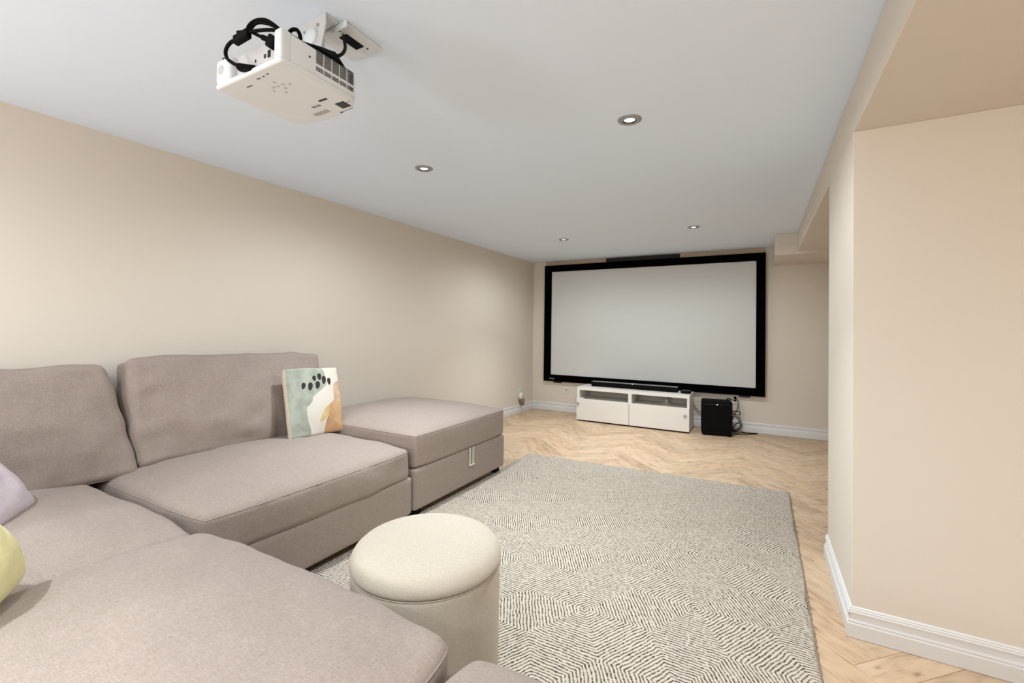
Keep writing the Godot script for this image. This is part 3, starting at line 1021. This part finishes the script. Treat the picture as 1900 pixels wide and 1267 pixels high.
func seat(label: String, at: Vector3, hx: float, hz: float, back: float, along_wall: bool, s: int):
	var o := thing("sofa_seat", label, "sofa", at)
	var linen: Material = M.linen
	put("base", puff(Vector3(hx - 0.012 - (0.022 if along_wall else 0.0), 0.115, hz - 0.004), 0.018, Vector3(0.003, 0, 0.003), 14), linen, o, Vector3(0.022 if along_wall else 0.0, 0.165, 0))
	var pad := soft(Vector3(hx, 0.090, hz), 0.034, Vector3(0.008, 0.050, 0.008), 0.010, s, 3.5, 0.04)
	if s == 42: pad.creases = [[Vector3(-0.1, 0.1, 0.1), Vector3(0.8, 0, -0.6), 0.25, 0.03, -0.016], [Vector3(0.15, 0.1, -0.2), Vector3(0.9, 0, 0.4), 0.2, 0.03, -0.014], [Vector3(0.0, 0.1, -0.42), Vector3(0.95, 0, 0.2), 0.22, 0.03, -0.012]]
	if s == 43: pad.creases = [[Vector3(-0.35, 0.1, -0.1), Vector3(0.5, 0, 0.86), 0.18, 0.024, -0.022], [Vector3(-0.26, 0.1, -0.05), Vector3(0.3, 0, 0.95), 0.2, 0.03, 0.014], [Vector3(-0.15, 0.1, 0.0), Vector3(0.35, 0, 0.93), 0.2, 0.024, -0.014]]
	if s == 43: pad.round_plan = 0.06
	if s == 41:
		for k in 9: pad.creases.append([Vector3(hx, 0.02, -0.35 + 0.085 * k + 0.02 * sin(k * 5.0)), Vector3(0, 1, 0.15), 0.07, 0.012, -0.004 - 0.002 * (k % 3)])
	var c := put("seat_cushion", soft_mesh(pad, 40), linen, o, Vector3(0, 0.366 + (0.022 if s == 43 else 0.012 if s == 44 else 0.0), 0))
	put("piping", tube(surface_loop(pad, 1, 0.84), 0.0026, 6, true, false), linen, c)
	# low back frame behind the loose cushions
	if along_wall: put("back_frame", puff(Vector3(0.021, 0.27, hz - 0.06), 0.018, Vector3.ZERO, 10), linen, o, Vector3(-hx + 0.024, 0.335, 0.03))
	for f in [[-1, -1], [1, -1], [1, 1], [-1, 1]]: put("foot", cbox(Vector3(f[0] * (hx - 0.09) - 0.03, 0.0 if at.x < 1.0 and f[0] < 0 else 0.013, f[1] * (hz - 0.09) - 0.03), Vector3(f[0] * (hx - 0.09) + 0.03, 0.055, f[1] * (hz - 0.09) + 0.03), 0.004), M.black, o)

func back_cushion(label: String, at: Vector3, hz: float, turn: float, s: int, g: String):
	var o := thing("back_cushion", label, "cushion", at, turn, g)
	o.rotation.z = 0.20
	if s == 51: o.rotation.x = -0.02
	var pad := soft(Vector3(0.085, 0.272, hz), 0.030, Vector3(0.055, 0.010, 0.018), 0.014, s, 4.5)
	pad.taper = 0.09 if s == 52 else -0.035
	for k in 5: pad.creases.append([Vector3(0.1, -0.21, -0.35 + 0.17 * k + 0.03 * sin(k * 3.0 + s)), Vector3(0.1, 1, 0.25 * sin(k * 2.0 + s)), 0.10, 0.020, -0.018])
	for k in 4: pad.creases.append([Vector3(0.1, -0.15 + 0.11 * k, hz - 0.05), Vector3(0, 0.3, -1), 0.09, 0.02, -0.008])
	put("cover", soft_mesh(pad, 44), M.linen, o)
	put("seam_piping", tube(surface_loop(pad, 0, 0.70), 0.0030, 6, true, false), M.linen, o)

# ------------------------------------------------------------------ throw pillows
func inside_poly(p: Vector2, poly: Array) -> bool:
	return Geometry2D.is_point_in_polygon(p, PackedVector2Array(poly))

func print_texture() -> ImageTexture:
	var n := 400
	var im := Image.create(n, n, false, Image.FORMAT_RGB8)
	var v := func(a: Array) -> Array:
		var out := []
		for i in range(0, a.size(), 2): out.append(Vector2(a[i], a[i + 1]) / 100.0)
		return out
	var sage: Array = v.call([-2, -2, 68, 1, 72, 7, 74, 19, 75, 27, 67, 32, 55, 39, 46, 44, 44, 51, 33, 59, 32, 68, 33, 79, 36, 89, 35, 98, 20, 101, 3, 99, -2, 96])
	var tan_: Array = v.call([101, 22, 92, 24, 87, 28, 85, 52, 76, 57, 69, 63, 70, 80, 66, 83, 63, 92, 58, 102, 101, 102])
	var leaf: Array = v.call([52, 83, 58, 72, 66, 63, 77, 56, 74, 66, 72, 74, 62, 80])
	var low: Array = v.call([101, 54, 88, 55, 78, 56, 72, 72, 66, 82, 58, 102, 101, 102])
	var seeds := [[0.30, 0.27, 0.036, 0.050, 0.35], [0.425, 0.285, 0.042, 0.062, 0.3], [0.515, 0.165, 0.035, 0.042, -0.3], [0.615, 0.145, 0.038, 0.054, 0.05], [0.565, 0.272, 0.042, 0.060, 0.25], [0.695, 0.20, 0.040, 0.066, 0.2], [0.795, 0.225, 0.034, 0.056, 0.0]]
	var noise := FastNoiseLite.new()
	noise.seed = 61
	noise.frequency = 2.2
	noise.fractal_octaves = 4
	for y in n:
		for x in n:
			var p := Vector2(x, y) / n
			p.x += 0.07 * 16.0 * p.x * (1 - p.x) * p.y * (1 - p.y)
			var k := noise.get_noise_2dv(p * 2.0)
			var c := Color(0.955, 0.935, 0.90)
			if inside_poly(p, sage): c = Color(0.745, 0.77, 0.73).lerp(Color(0.655, 0.69, 0.645), clampf(0.4 + k * 1.3, 0, 1))
			if inside_poly(p, tan_): c = Color(0.90, 0.79, 0.67).lerp(Color(0.82, 0.67, 0.54), clampf(0.4 + k, 0, 1))
			if inside_poly(p, low): c = Color(0.89, 0.74, 0.56).lerp(Color(0.79, 0.60, 0.44), clampf((p.y - 0.6) * 2.2 + k, 0, 1))
			if inside_poly(p, leaf): c = Color(0.93, 0.85, 0.64).lerp(Color(0.88, 0.76, 0.50), clampf(0.4 + k, 0, 1))
			for s in seeds:
				var d := (p - Vector2(s[0], s[1])).rotated(-s[4])
				var e: float = pow(d.x / (s[2] * (1.0 - 0.25 * d.y / s[3])), 2) + pow(d.y / s[3], 2)
				if e < 1.0: c = Color(0.17, 0.16, 0.15)
			im.set_pixel(x, y, c)
	return ImageTexture.create_from_image(im)

# seat a pillow so that its front faces n, leaning back by lean; at is the middle of its lower edge
func lean_basis(n: Vector3, lean: float) -> Basis:
	var x := Vector3.UP.cross(n).normalized()
	var b := Basis(x, Vector3.UP, n)
	return b * Basis(Vector3.RIGHT, -lean)

func make_pillows():
	var o := thing("patterned_pillow", "square pillow with a sage, white and tan print and seven dark seed shapes", "pillow")
	var m := flat(Color(0.85, 0.84, 0.82), 0.9)
	m.albedo_texture = print_texture()
	var h := Vector3(0.203, 0.220, 0.017)
	put("cover", puff(h, 0.010, Vector3(0.0, 0.0, 0.034), 26, 0.006, 71, [1, 1, 1, 1, 0, 1]), M.cream_cloth, o)
	put("printed_panel", puff(h, 0.010, Vector3(0.0, 0.0, 0.034), 26, 0.006, 71, [0, 0, 0, 0, 1, 0], true), m, o)
	o.transform = Transform3D(lean_basis(Vector3(1, 0, -0.02).normalized(), 0.24), Vector3(0.478, 0.484, 4.105)) * Transform3D(Basis(Vector3.BACK, -0.04), Vector3(0, 0.226, 0))
	var p := thing("lavender_pillow", "pale lavender pillow tilted on the corner seat at the left edge", "pillow")
	put("cover", soft_pillow(0.225, 0.22, 0.085, 81, 0.03), M.lavender, p)
	p.transform = Transform3D(lean_basis(Vector3(0.55, 0, -0.83).normalized(), 0.7), Vector3(0.68, 0.470, 5.53)) * Transform3D(Basis(), Vector3(0, 0.22, 0))
	var q := thing("yellow_pillow", "pale yellow plump pillow on the seat at the lower left edge", "pillow")
	put("cover", soft_pillow(0.20, 0.20, 0.095, 82, 0.12), M.yellow, q)
	q.transform = Transform3D(lean_basis(Vector3(0.55, 0, -0.83).normalized(), 0.65), Vector3(1.425, 0.505, 5.72)) * Transform3D(Basis(), Vector3(0, 0.2, 0))

func soft_pillow(hx: float, hy: float, t: float, s: int, rounder: float) -> ArrayMesh:
	var noise := FastNoiseLite.new()
	noise.seed = s
	noise.frequency = 6.0
	var st := start()
	var n := 36
	for side in [1.0, -1.0]:
		var g := []
		for i in n + 1:
			var row := []
			for j in n + 1:
				var u := spread(-1.0 + 2.0 * i / n)
				var v := spread(-1.0 + 2.0 * j / n)
				var x := u * hx * (1.0 - 0.055 * (1 - v * v))
				var y := v * hy * (1.0 - 0.055 * (1 - u * u))
				var k := 1.0 - rounder * pow(absf(u * v), 2.5)
				x *= k
				y *= k
				var z := t * pow(maxf(0, (1 - pow(absf(u), 2.6)) * (1 - pow(absf(v), 2.6))), 0.55)
				var w := noise.get_noise_2d(x * 1.0, y * 1.0) * 0.010 * minf(1.0, z / t * 2.0)
				row.append(Vector3(x, y, side * (z + w)))
			g.append(row)
		for i in n:
			for j in n: face(st, g[i][j], g[i + 1][j], g[i + 1][j + 1], g[i][j + 1], Vector3(0, 0, side))
	return done(st)

# ------------------------------------------------------------------ stool
func make_stool():
	var o := thing("round_stool", "round cream upholstered stool with a domed lid standing on the rug", "stool", Vector3(2.015, 0.0126, 4.853))
	put("body", lathe([[0.0, 0.012], [0.236, 0.012], [0.243, 0.016], [0.2465, 0.03], [0.2475, 0.2], [0.2475, 0.385], [0.246, 0.396], [0.242, 0.401], [0.0, 0.401]], 96), M.boucle, o)
	put("seam", tube(ring_points(0.2462, 0.402, 64), 0.0022, 6, true, false), M.boucle, o)
	put("lid_cushion", lathe([[0.0, 0.403], [0.243, 0.403], [0.2495, 0.408], [0.2525, 0.416], [0.2515, 0.427], [0.247, 0.438], [0.239, 0.451], [0.225, 0.463], [0.195, 0.4745], [0.145, 0.482], [0.075, 0.4855], [0.0, 0.4865]], 96), M.boucle, o)
	for k in 4:
		var a := PI / 4 + k * PI / 2
		put("glide", lathe([[0.0, 0.0], [0.018, 0.0], [0.02, 0.012]], 12), M.black, o, Vector3(cos(a) * 0.19, 0, sin(a) * 0.19))

func ring_points(r: float, y: float, n: int) -> Array:
	var out := []
	for i in n: out.append(Vector3(cos(TAU * i / n) * r, y, sin(TAU * i / n) * r))
	return out

# ------------------------------------------------------------------ projector
func make_projector():
	var o := thing("ceiling_projector", "white projector hung upside down from the ceiling on a white bracket", "projector", Vector3(1.742, 1.899, 5.205))
	var w := 0.158     # half width
	# plan: rear (camera side) at +z, bowed front with large round corners at -z
	var plan := func(z_rear: float, inset: float) -> Array:
		var out := []
		var hw := w - inset
		for i in 9:
			var a := PI + PI / 2 * i / 8
			out.append(Vector2(-hw + 0.055 + cos(a) * 0.055, -0.085 + sin(a) * 0.055 + inset))
		for i in range(1, 8):
			var t := -1.0 + i / 4.0
			out.append(Vector2(t * (hw - 0.055), -0.14 - 0.012 * (1 - t * t) + inset))
		for i in 9:
			var a := -PI / 2 + PI / 2 * i / 8
			out.append(Vector2(hw - 0.055 + cos(a) * 0.055, -0.085 + sin(a) * 0.055 + inset))
		for i in 5:
			var a := PI / 2 * i / 4
			out.append(Vector2(hw - 0.012 + cos(a) * 0.012, z_rear - 0.012 + sin(a) * 0.012))
		for i in 5:
			var a := PI / 2 + PI / 2 * i / 4
			out.append(Vector2(-hw + 0.012 + cos(a) * 0.012, z_rear - 0.012 + sin(a) * 0.012))
		return out
	var shell := M.projector_white as Material
	put("casing", prism(plan.call(0.113, 0.0), 0.012, 0.090, 0.010, 4), shell, o)
	put("cover_plate", prism(plan.call(0.136, 0.001), 0.0, 0.016, 0.007, 4), shell, o)
	put("rear_pillar", prism(shift(rounded_rect(0.032, 0.034, 0.008), 0.142, 0.119), 0.012, 0.090, 0.006), shell, o)
	put("rear_pillar", prism(shift(rounded_rect(0.076, 0.034, 0.014), -0.119, 0.119), 0.012, 0.086, 0.012), shell, o)
	put("port_panel", cbox(Vector3(-0.085, 0.013, 0.1125), Vector3(0.128, 0.086, 0.1145), 0.001), flat(Color(0.80, 0.79, 0.795), 0.5), o)
	var zf := 0.1145
	for s in [[0.040, 0.026, 0.034, 0.012, 0], [0.066, 0.025, 0.010, 0.009, 0], [0.086, 0.026, 0.018, 0.010, 1], [0.075, 0.052, 0.012, 0.020, 1], [0.056, 0.050, 0.008, 0.011, 0], [0.012, 0.049, 0.005, 0.008, 0], [0.010, 0.028, 0.012, 0.012, 0]]:
		put("port", cbox(Vector3(s[0] - s[2] / 2, s[1] - s[3] / 2, zf - 0.001), Vector3(s[0] + s[2] / 2, s[1] + s[3] / 2, zf + 0.002), 0.0015), M.dark if s[4] else M.steel_shadow, o)
	# vent slots on the side that faces the pier
	var slot := cbox(Vector3(-0.0006, -0.0011, -0.0118), Vector3(0.0006, 0.0011, 0.0118), 0)
	for col in 5:
		var z := 0.018 - col * 0.0272
		for row in 10: put("vent_slot", slot, M.dark, o, Vector3(w + 0.0002, 0.086 - row * 0.0040, z))
		for row in 3: put("vent_slot", slot, M.dark, o, Vector3(w + 0.0002, 0.038 - row * 0.0042, z))
	put("casing_screw", lathe([[0.0, 0.001], [0.003, 0.0005], [0.0032, 0.0]], 10), M.dark, o, Vector3(w, 0.055, 0.05), Vector3(0, 0, -PI / 2))
	put("ceiling_foot", lathe([[0.0, 0.012], [0.006, 0.011], [0.008, 0.0]], 12), M.dark, o, Vector3(-0.138, 0.085, 0.119))
	put("round_badge", lathe([[0.0, 0.0012], [0.013, 0.001], [0.014, 0.0]], 24), M.pale_badge, o, Vector3(-0.125, 0.05, 0.1362), Vector3(PI / 2, 0, 0))
	# what is printed or let into the cover (now the underside)
	put("remote_window", cbox(Vector3(0.062, -0.0012, -0.058), Vector3(0.098, 0.001, -0.050), 0.0008), M.black_gloss, o)
	put("slide_shutter", cbox(Vector3(0.092, -0.0014, -0.120), Vector3(0.130, 0.001, -0.088), 0.001), M.black_gloss, o)
	put("sticker", cbox(Vector3(-0.028, -0.0009, -0.116), Vector3(0.040, 0.001, -0.098), 0.0005), M.pale_print, o)
	put("shutter_groove", cbox(Vector3(0.072, -0.0008, -0.134), Vector3(0.122, 0.001, -0.1325), 0), M.print_grey, o)
	put("lens_slot", cbox(Vector3(0.062, -0.001, -0.1385), Vector3(0.072, 0.003, -0.133), 0.0005), M.dark, o)
	var font := SystemFont.new()
	font.font_names = PackedStringArray(["Droid Sans"])
	for s in [["EPSON", 30, Vector3(0.028, -0.0006, -0.070), M.print_grey], ["3LCD", 18, Vector3(0.142, -0.0006, -0.098), M.pale_print]]:
		var t := TextMesh.new()
		t.text = s[0]
		t.font = font
		t.font_size = s[1]
		t.pixel_size = 0.00042
		t.depth = 0.0006
		# lies on the underside, to be read from the screen side
		put("lettering", t, s[3], o, s[2], Vector3(0, 0, 0)).basis = Basis(Vector3.LEFT, Vector3.FORWARD, Vector3.DOWN)
	for s in [[-0.045, 0.098, 0.026], [0.02, 0.110, 0.016], [0.043, 0.110, 0.010], [0.064, 0.112, 0.010]]:
		put("button_caption", cbox(Vector3(s[0] - s[2] / 2, -0.0006, s[1] - 0.0022), Vector3(s[0] + s[2] / 2, 0.001, s[1] + 0.0022), 0), M.print_grey, o)
	var key := lathe([[0.0, -0.0009], [0.0055, -0.0008], [0.0065, 0.0]], 16)
	for s in [[0.03, 0.06], [0.052, 0.06], [0.041, 0.044], [0.041, 0.078], [0.012, 0.062], [-0.005, 0.05], [0.072, 0.052], [0.02, 0.028]]:
		put("button", key, M.pale_badge, o, Vector3(s[0], 0.0005, s[1]))
	put("lens_barrel", lathe([[0.0, 0.002], [0.024, 0.003], [0.028, 0.012], [0.030, 0.0]], 32), M.dark, o, Vector3(0.055, 0.05, -0.141), Vector3(-PI / 2, 0, 0))
	# bracket
	var b := thing("projector_bracket", "white ceiling bracket with bolts and a cable opening above the projector", "bracket", Vector3(1.742, CEIL, 5.10))
	var bw := M.projector_white as Material
	put("ceiling_plate", cbox(Vector3(-0.075, -0.010, -0.19), Vector3(0.075, -0.0005, -0.035), 0.002), bw, b)
	put("cable_opening", cbox(Vector3(-0.002, -0.0125, -0.146), Vector3(0.036, -0.0098, -0.072), 0.0005), M.black, b)
	put("plate_lip", cbox(Vector3(0.005, -0.024, -0.036), Vector3(0.082, -0.0005, -0.030), 0.001), bw, b)
	var grey := flat(Color(0.78, 0.77, 0.765), 0.5)
	# upright cheek that hangs from the ceiling, flat side towards the sofa
	var cheek := prism([Vector2(-0.088, -0.0005), Vector2(0.050, -0.0005), Vector2(0.050, -0.035), Vector2(0.030, -0.105), Vector2(-0.06, -0.105), Vector2(-0.088, -0.035)], 0.0, 0.005, 0.001)
	put("bracket_cheek", cheek, grey, b).transform = Transform3D(Basis(Vector3(1, 0, 0), Vector3(0, 0, 1), Vector3(0, 1, 0)), Vector3(0, 0, 0.018))
	put("ceiling_flange", cbox(Vector3(-0.085, -0.006, -0.028), Vector3(0.048, -0.0005, 0.016), 0.002), bw, b)
	put("pivot_disc", lathe([[0.0, 0.010], [0.027, 0.009], [0.030, 0.005], [0.030, 0.0]], 32), bw, b, Vector3(-0.018, -0.060, 0.022), Vector3(PI / 2, 0, 0))
	for s in [[-0.043, -0.042, 0.028], [0.014, -0.030, 0.022]]:
		put("bolt", lathe([[0.0, 0.006], [0.0045, 0.0055], [0.0058, 0.0]], 10), M.nickel, b, Vector3(s[0], s[1], s[2]), Vector3(PI / 2, 0, 0))
	put("drop_arm", cbox(Vector3(-0.048, -0.2085, -0.004), Vector3(0.018, -0.06, 0.018), 0.004), bw, b)
	put("mount_foot", cbox(Vector3(-0.07, -0.211, -0.05), Vector3(0.05, -0.2065, 0.09), 0.002), bw, b)
	for s in [[0.036, -0.162], [0.026, -0.050]]: put("plate_screw", lathe([[0.0, -0.002], [0.003, -0.0015], [0.004, 0.0]], 10), M.dark, b, Vector3(s[0], -0.010, s[1]))
	# leads
	var g := "black leads of the projector"
	var hd := thing("video_cable", "black video lead curling from an inline block down to the projector's left port", "cable", Vector3.ZERO, 0, g)
	put("lead", tube([Vector3(1.728, 1.988, 5.362), Vector3(1.716, 1.990, 5.364), Vector3(1.698, 1.982, 5.366), Vector3(1.690, 1.966, 5.367), Vector3(1.698, 1.946, 5.366), Vector3(1.720, 1.929, 5.362), Vector3(1.738, 1.919, 5.358)], 0.0050, 8), M.black, hd)
	put("plug_body", cbox(Vector3(-0.027, -0.009, -0.010), Vector3(0.027, 0.009, 0.010), 0.004), M.black, hd, Vector3(1.752, 1.9165, 5.342), Vector3(0, 0.52, -0.12))
	put("inline_block", cbox(Vector3(-0.031, -0.013, -0.009), Vector3(0.031, 0.013, 0.009), 0.004), M.black, hd, Vector3(1.757, 1.992, 5.36), Vector3(0, 0.05, 0.10))
	put("label_tag", cbox(Vector3(-0.012, -0.003, -0.002), Vector3(0.012, 0.003, 0.002), 0.001), M.black, hd, Vector3(1.742, 2.012, 5.36), Vector3(0, 0, -0.25))
	put("block_tail", tube([Vector3(1.785, 1.996, 5.358), Vector3(1.804, 1.999, 5.352), Vector3(1.845, 1.996, 5.34), Vector3(1.875, 1.994, 5.32), Vector3(1.88, 1.995, 5.28)], 0.0046, 8), M.black, hd)
	var pw := thing("power_cable", "black power lead with a thick angled plug in the projector's rear recess", "cable", Vector3.ZERO, 0, g)
	put("plug_body", cbox(Vector3(-0.017, -0.017, -0.012), Vector3(0.017, 0.017, 0.012), 0.004), M.black, pw, Vector3(1.852, 1.964, 5.331), Vector3(0, 0, -0.6))
	put("plug_neck", tube([Vector3(1.842, 1.972, 5.335), Vector3(1.818, 1.984, 5.340)], 0.0075, 8, false, false), M.black, pw)
	put("lead", tube([Vector3(1.82, 1.983, 5.340), Vector3(1.795, 1.997, 5.346), Vector3(1.778, 2.010, 5.350), Vector3(1.782, 2.020, 5.348), Vector3(1.80, 2.027, 5.345), Vector3(1.83, 2.021, 5.335), Vector3(1.862, 2.005, 5.315), Vector3(1.872, 1.998, 5.27)], 0.0046, 8), M.black, pw)
	var lp := tube([Vector3(1.765, 2.006, 5.353), Vector3(1.778, 2.022, 5.354), Vector3(1.80, 2.032, 5.348), Vector3(1.828, 2.030, 5.338), Vector3(1.852, 2.014, 5.325), Vector3(1.862, 1.998, 5.30), Vector3(1.86, 1.996, 5.27)], 0.0042, 8)
	tag(put("arched_cable", lp, M.black), "thin black lead arching highest above the projector's rear edge", "cable", g)
	var rp := tube([Vector3(1.852, 1.995, 5.290), Vector3(1.856, 2.012, 5.290), Vector3(1.866, 2.022, 5.286), Vector3(1.878, 2.021, 5.280), Vector3(1.884, 2.010, 5.276), Vector3(1.883, 1.996, 5.272)], 0.0052, 8)
	tag(put("looped_cable", rp, M.black), "short thick black lead loop standing on the corner of the projector's top", "cable", g)
	var st := start()
	for k in 4:
		var d := 0.006 * k
		add_tube(st, [Vector3(1.872 - d, 1.997 + d * 0.4, 5.262), Vector3(1.884 - d, 2.000 + d * 0.9, 5.225 - d), Vector3(1.886 - d * 1.2, 2.003 + d * 1.4, 5.18 - d), Vector3(1.880 - d, 2.006 + d * 1.5, 5.14), Vector3(1.872 - d, 1.998 + d, 5.115)], 0.0062, 8)
	add_tube(st, [Vector3(1.882, 2.014, 5.155), Vector3(1.872, 2.04, 5.125), Vector3(1.845, 2.085, 5.09), Vector3(1.805, 2.14, 5.06), Vector3(1.762, 2.189, 5.028)], 0.0052, 8)
	tag(put("cable_bundle", done(st), M.black), "bundle of black leads along the projector top, one rising into the ceiling opening", "cable", g)

func shift(a: Array, x: float, z: float) -> Array:
	var out := []
	for p in a: out.append(p + Vector2(x, z))
	return out
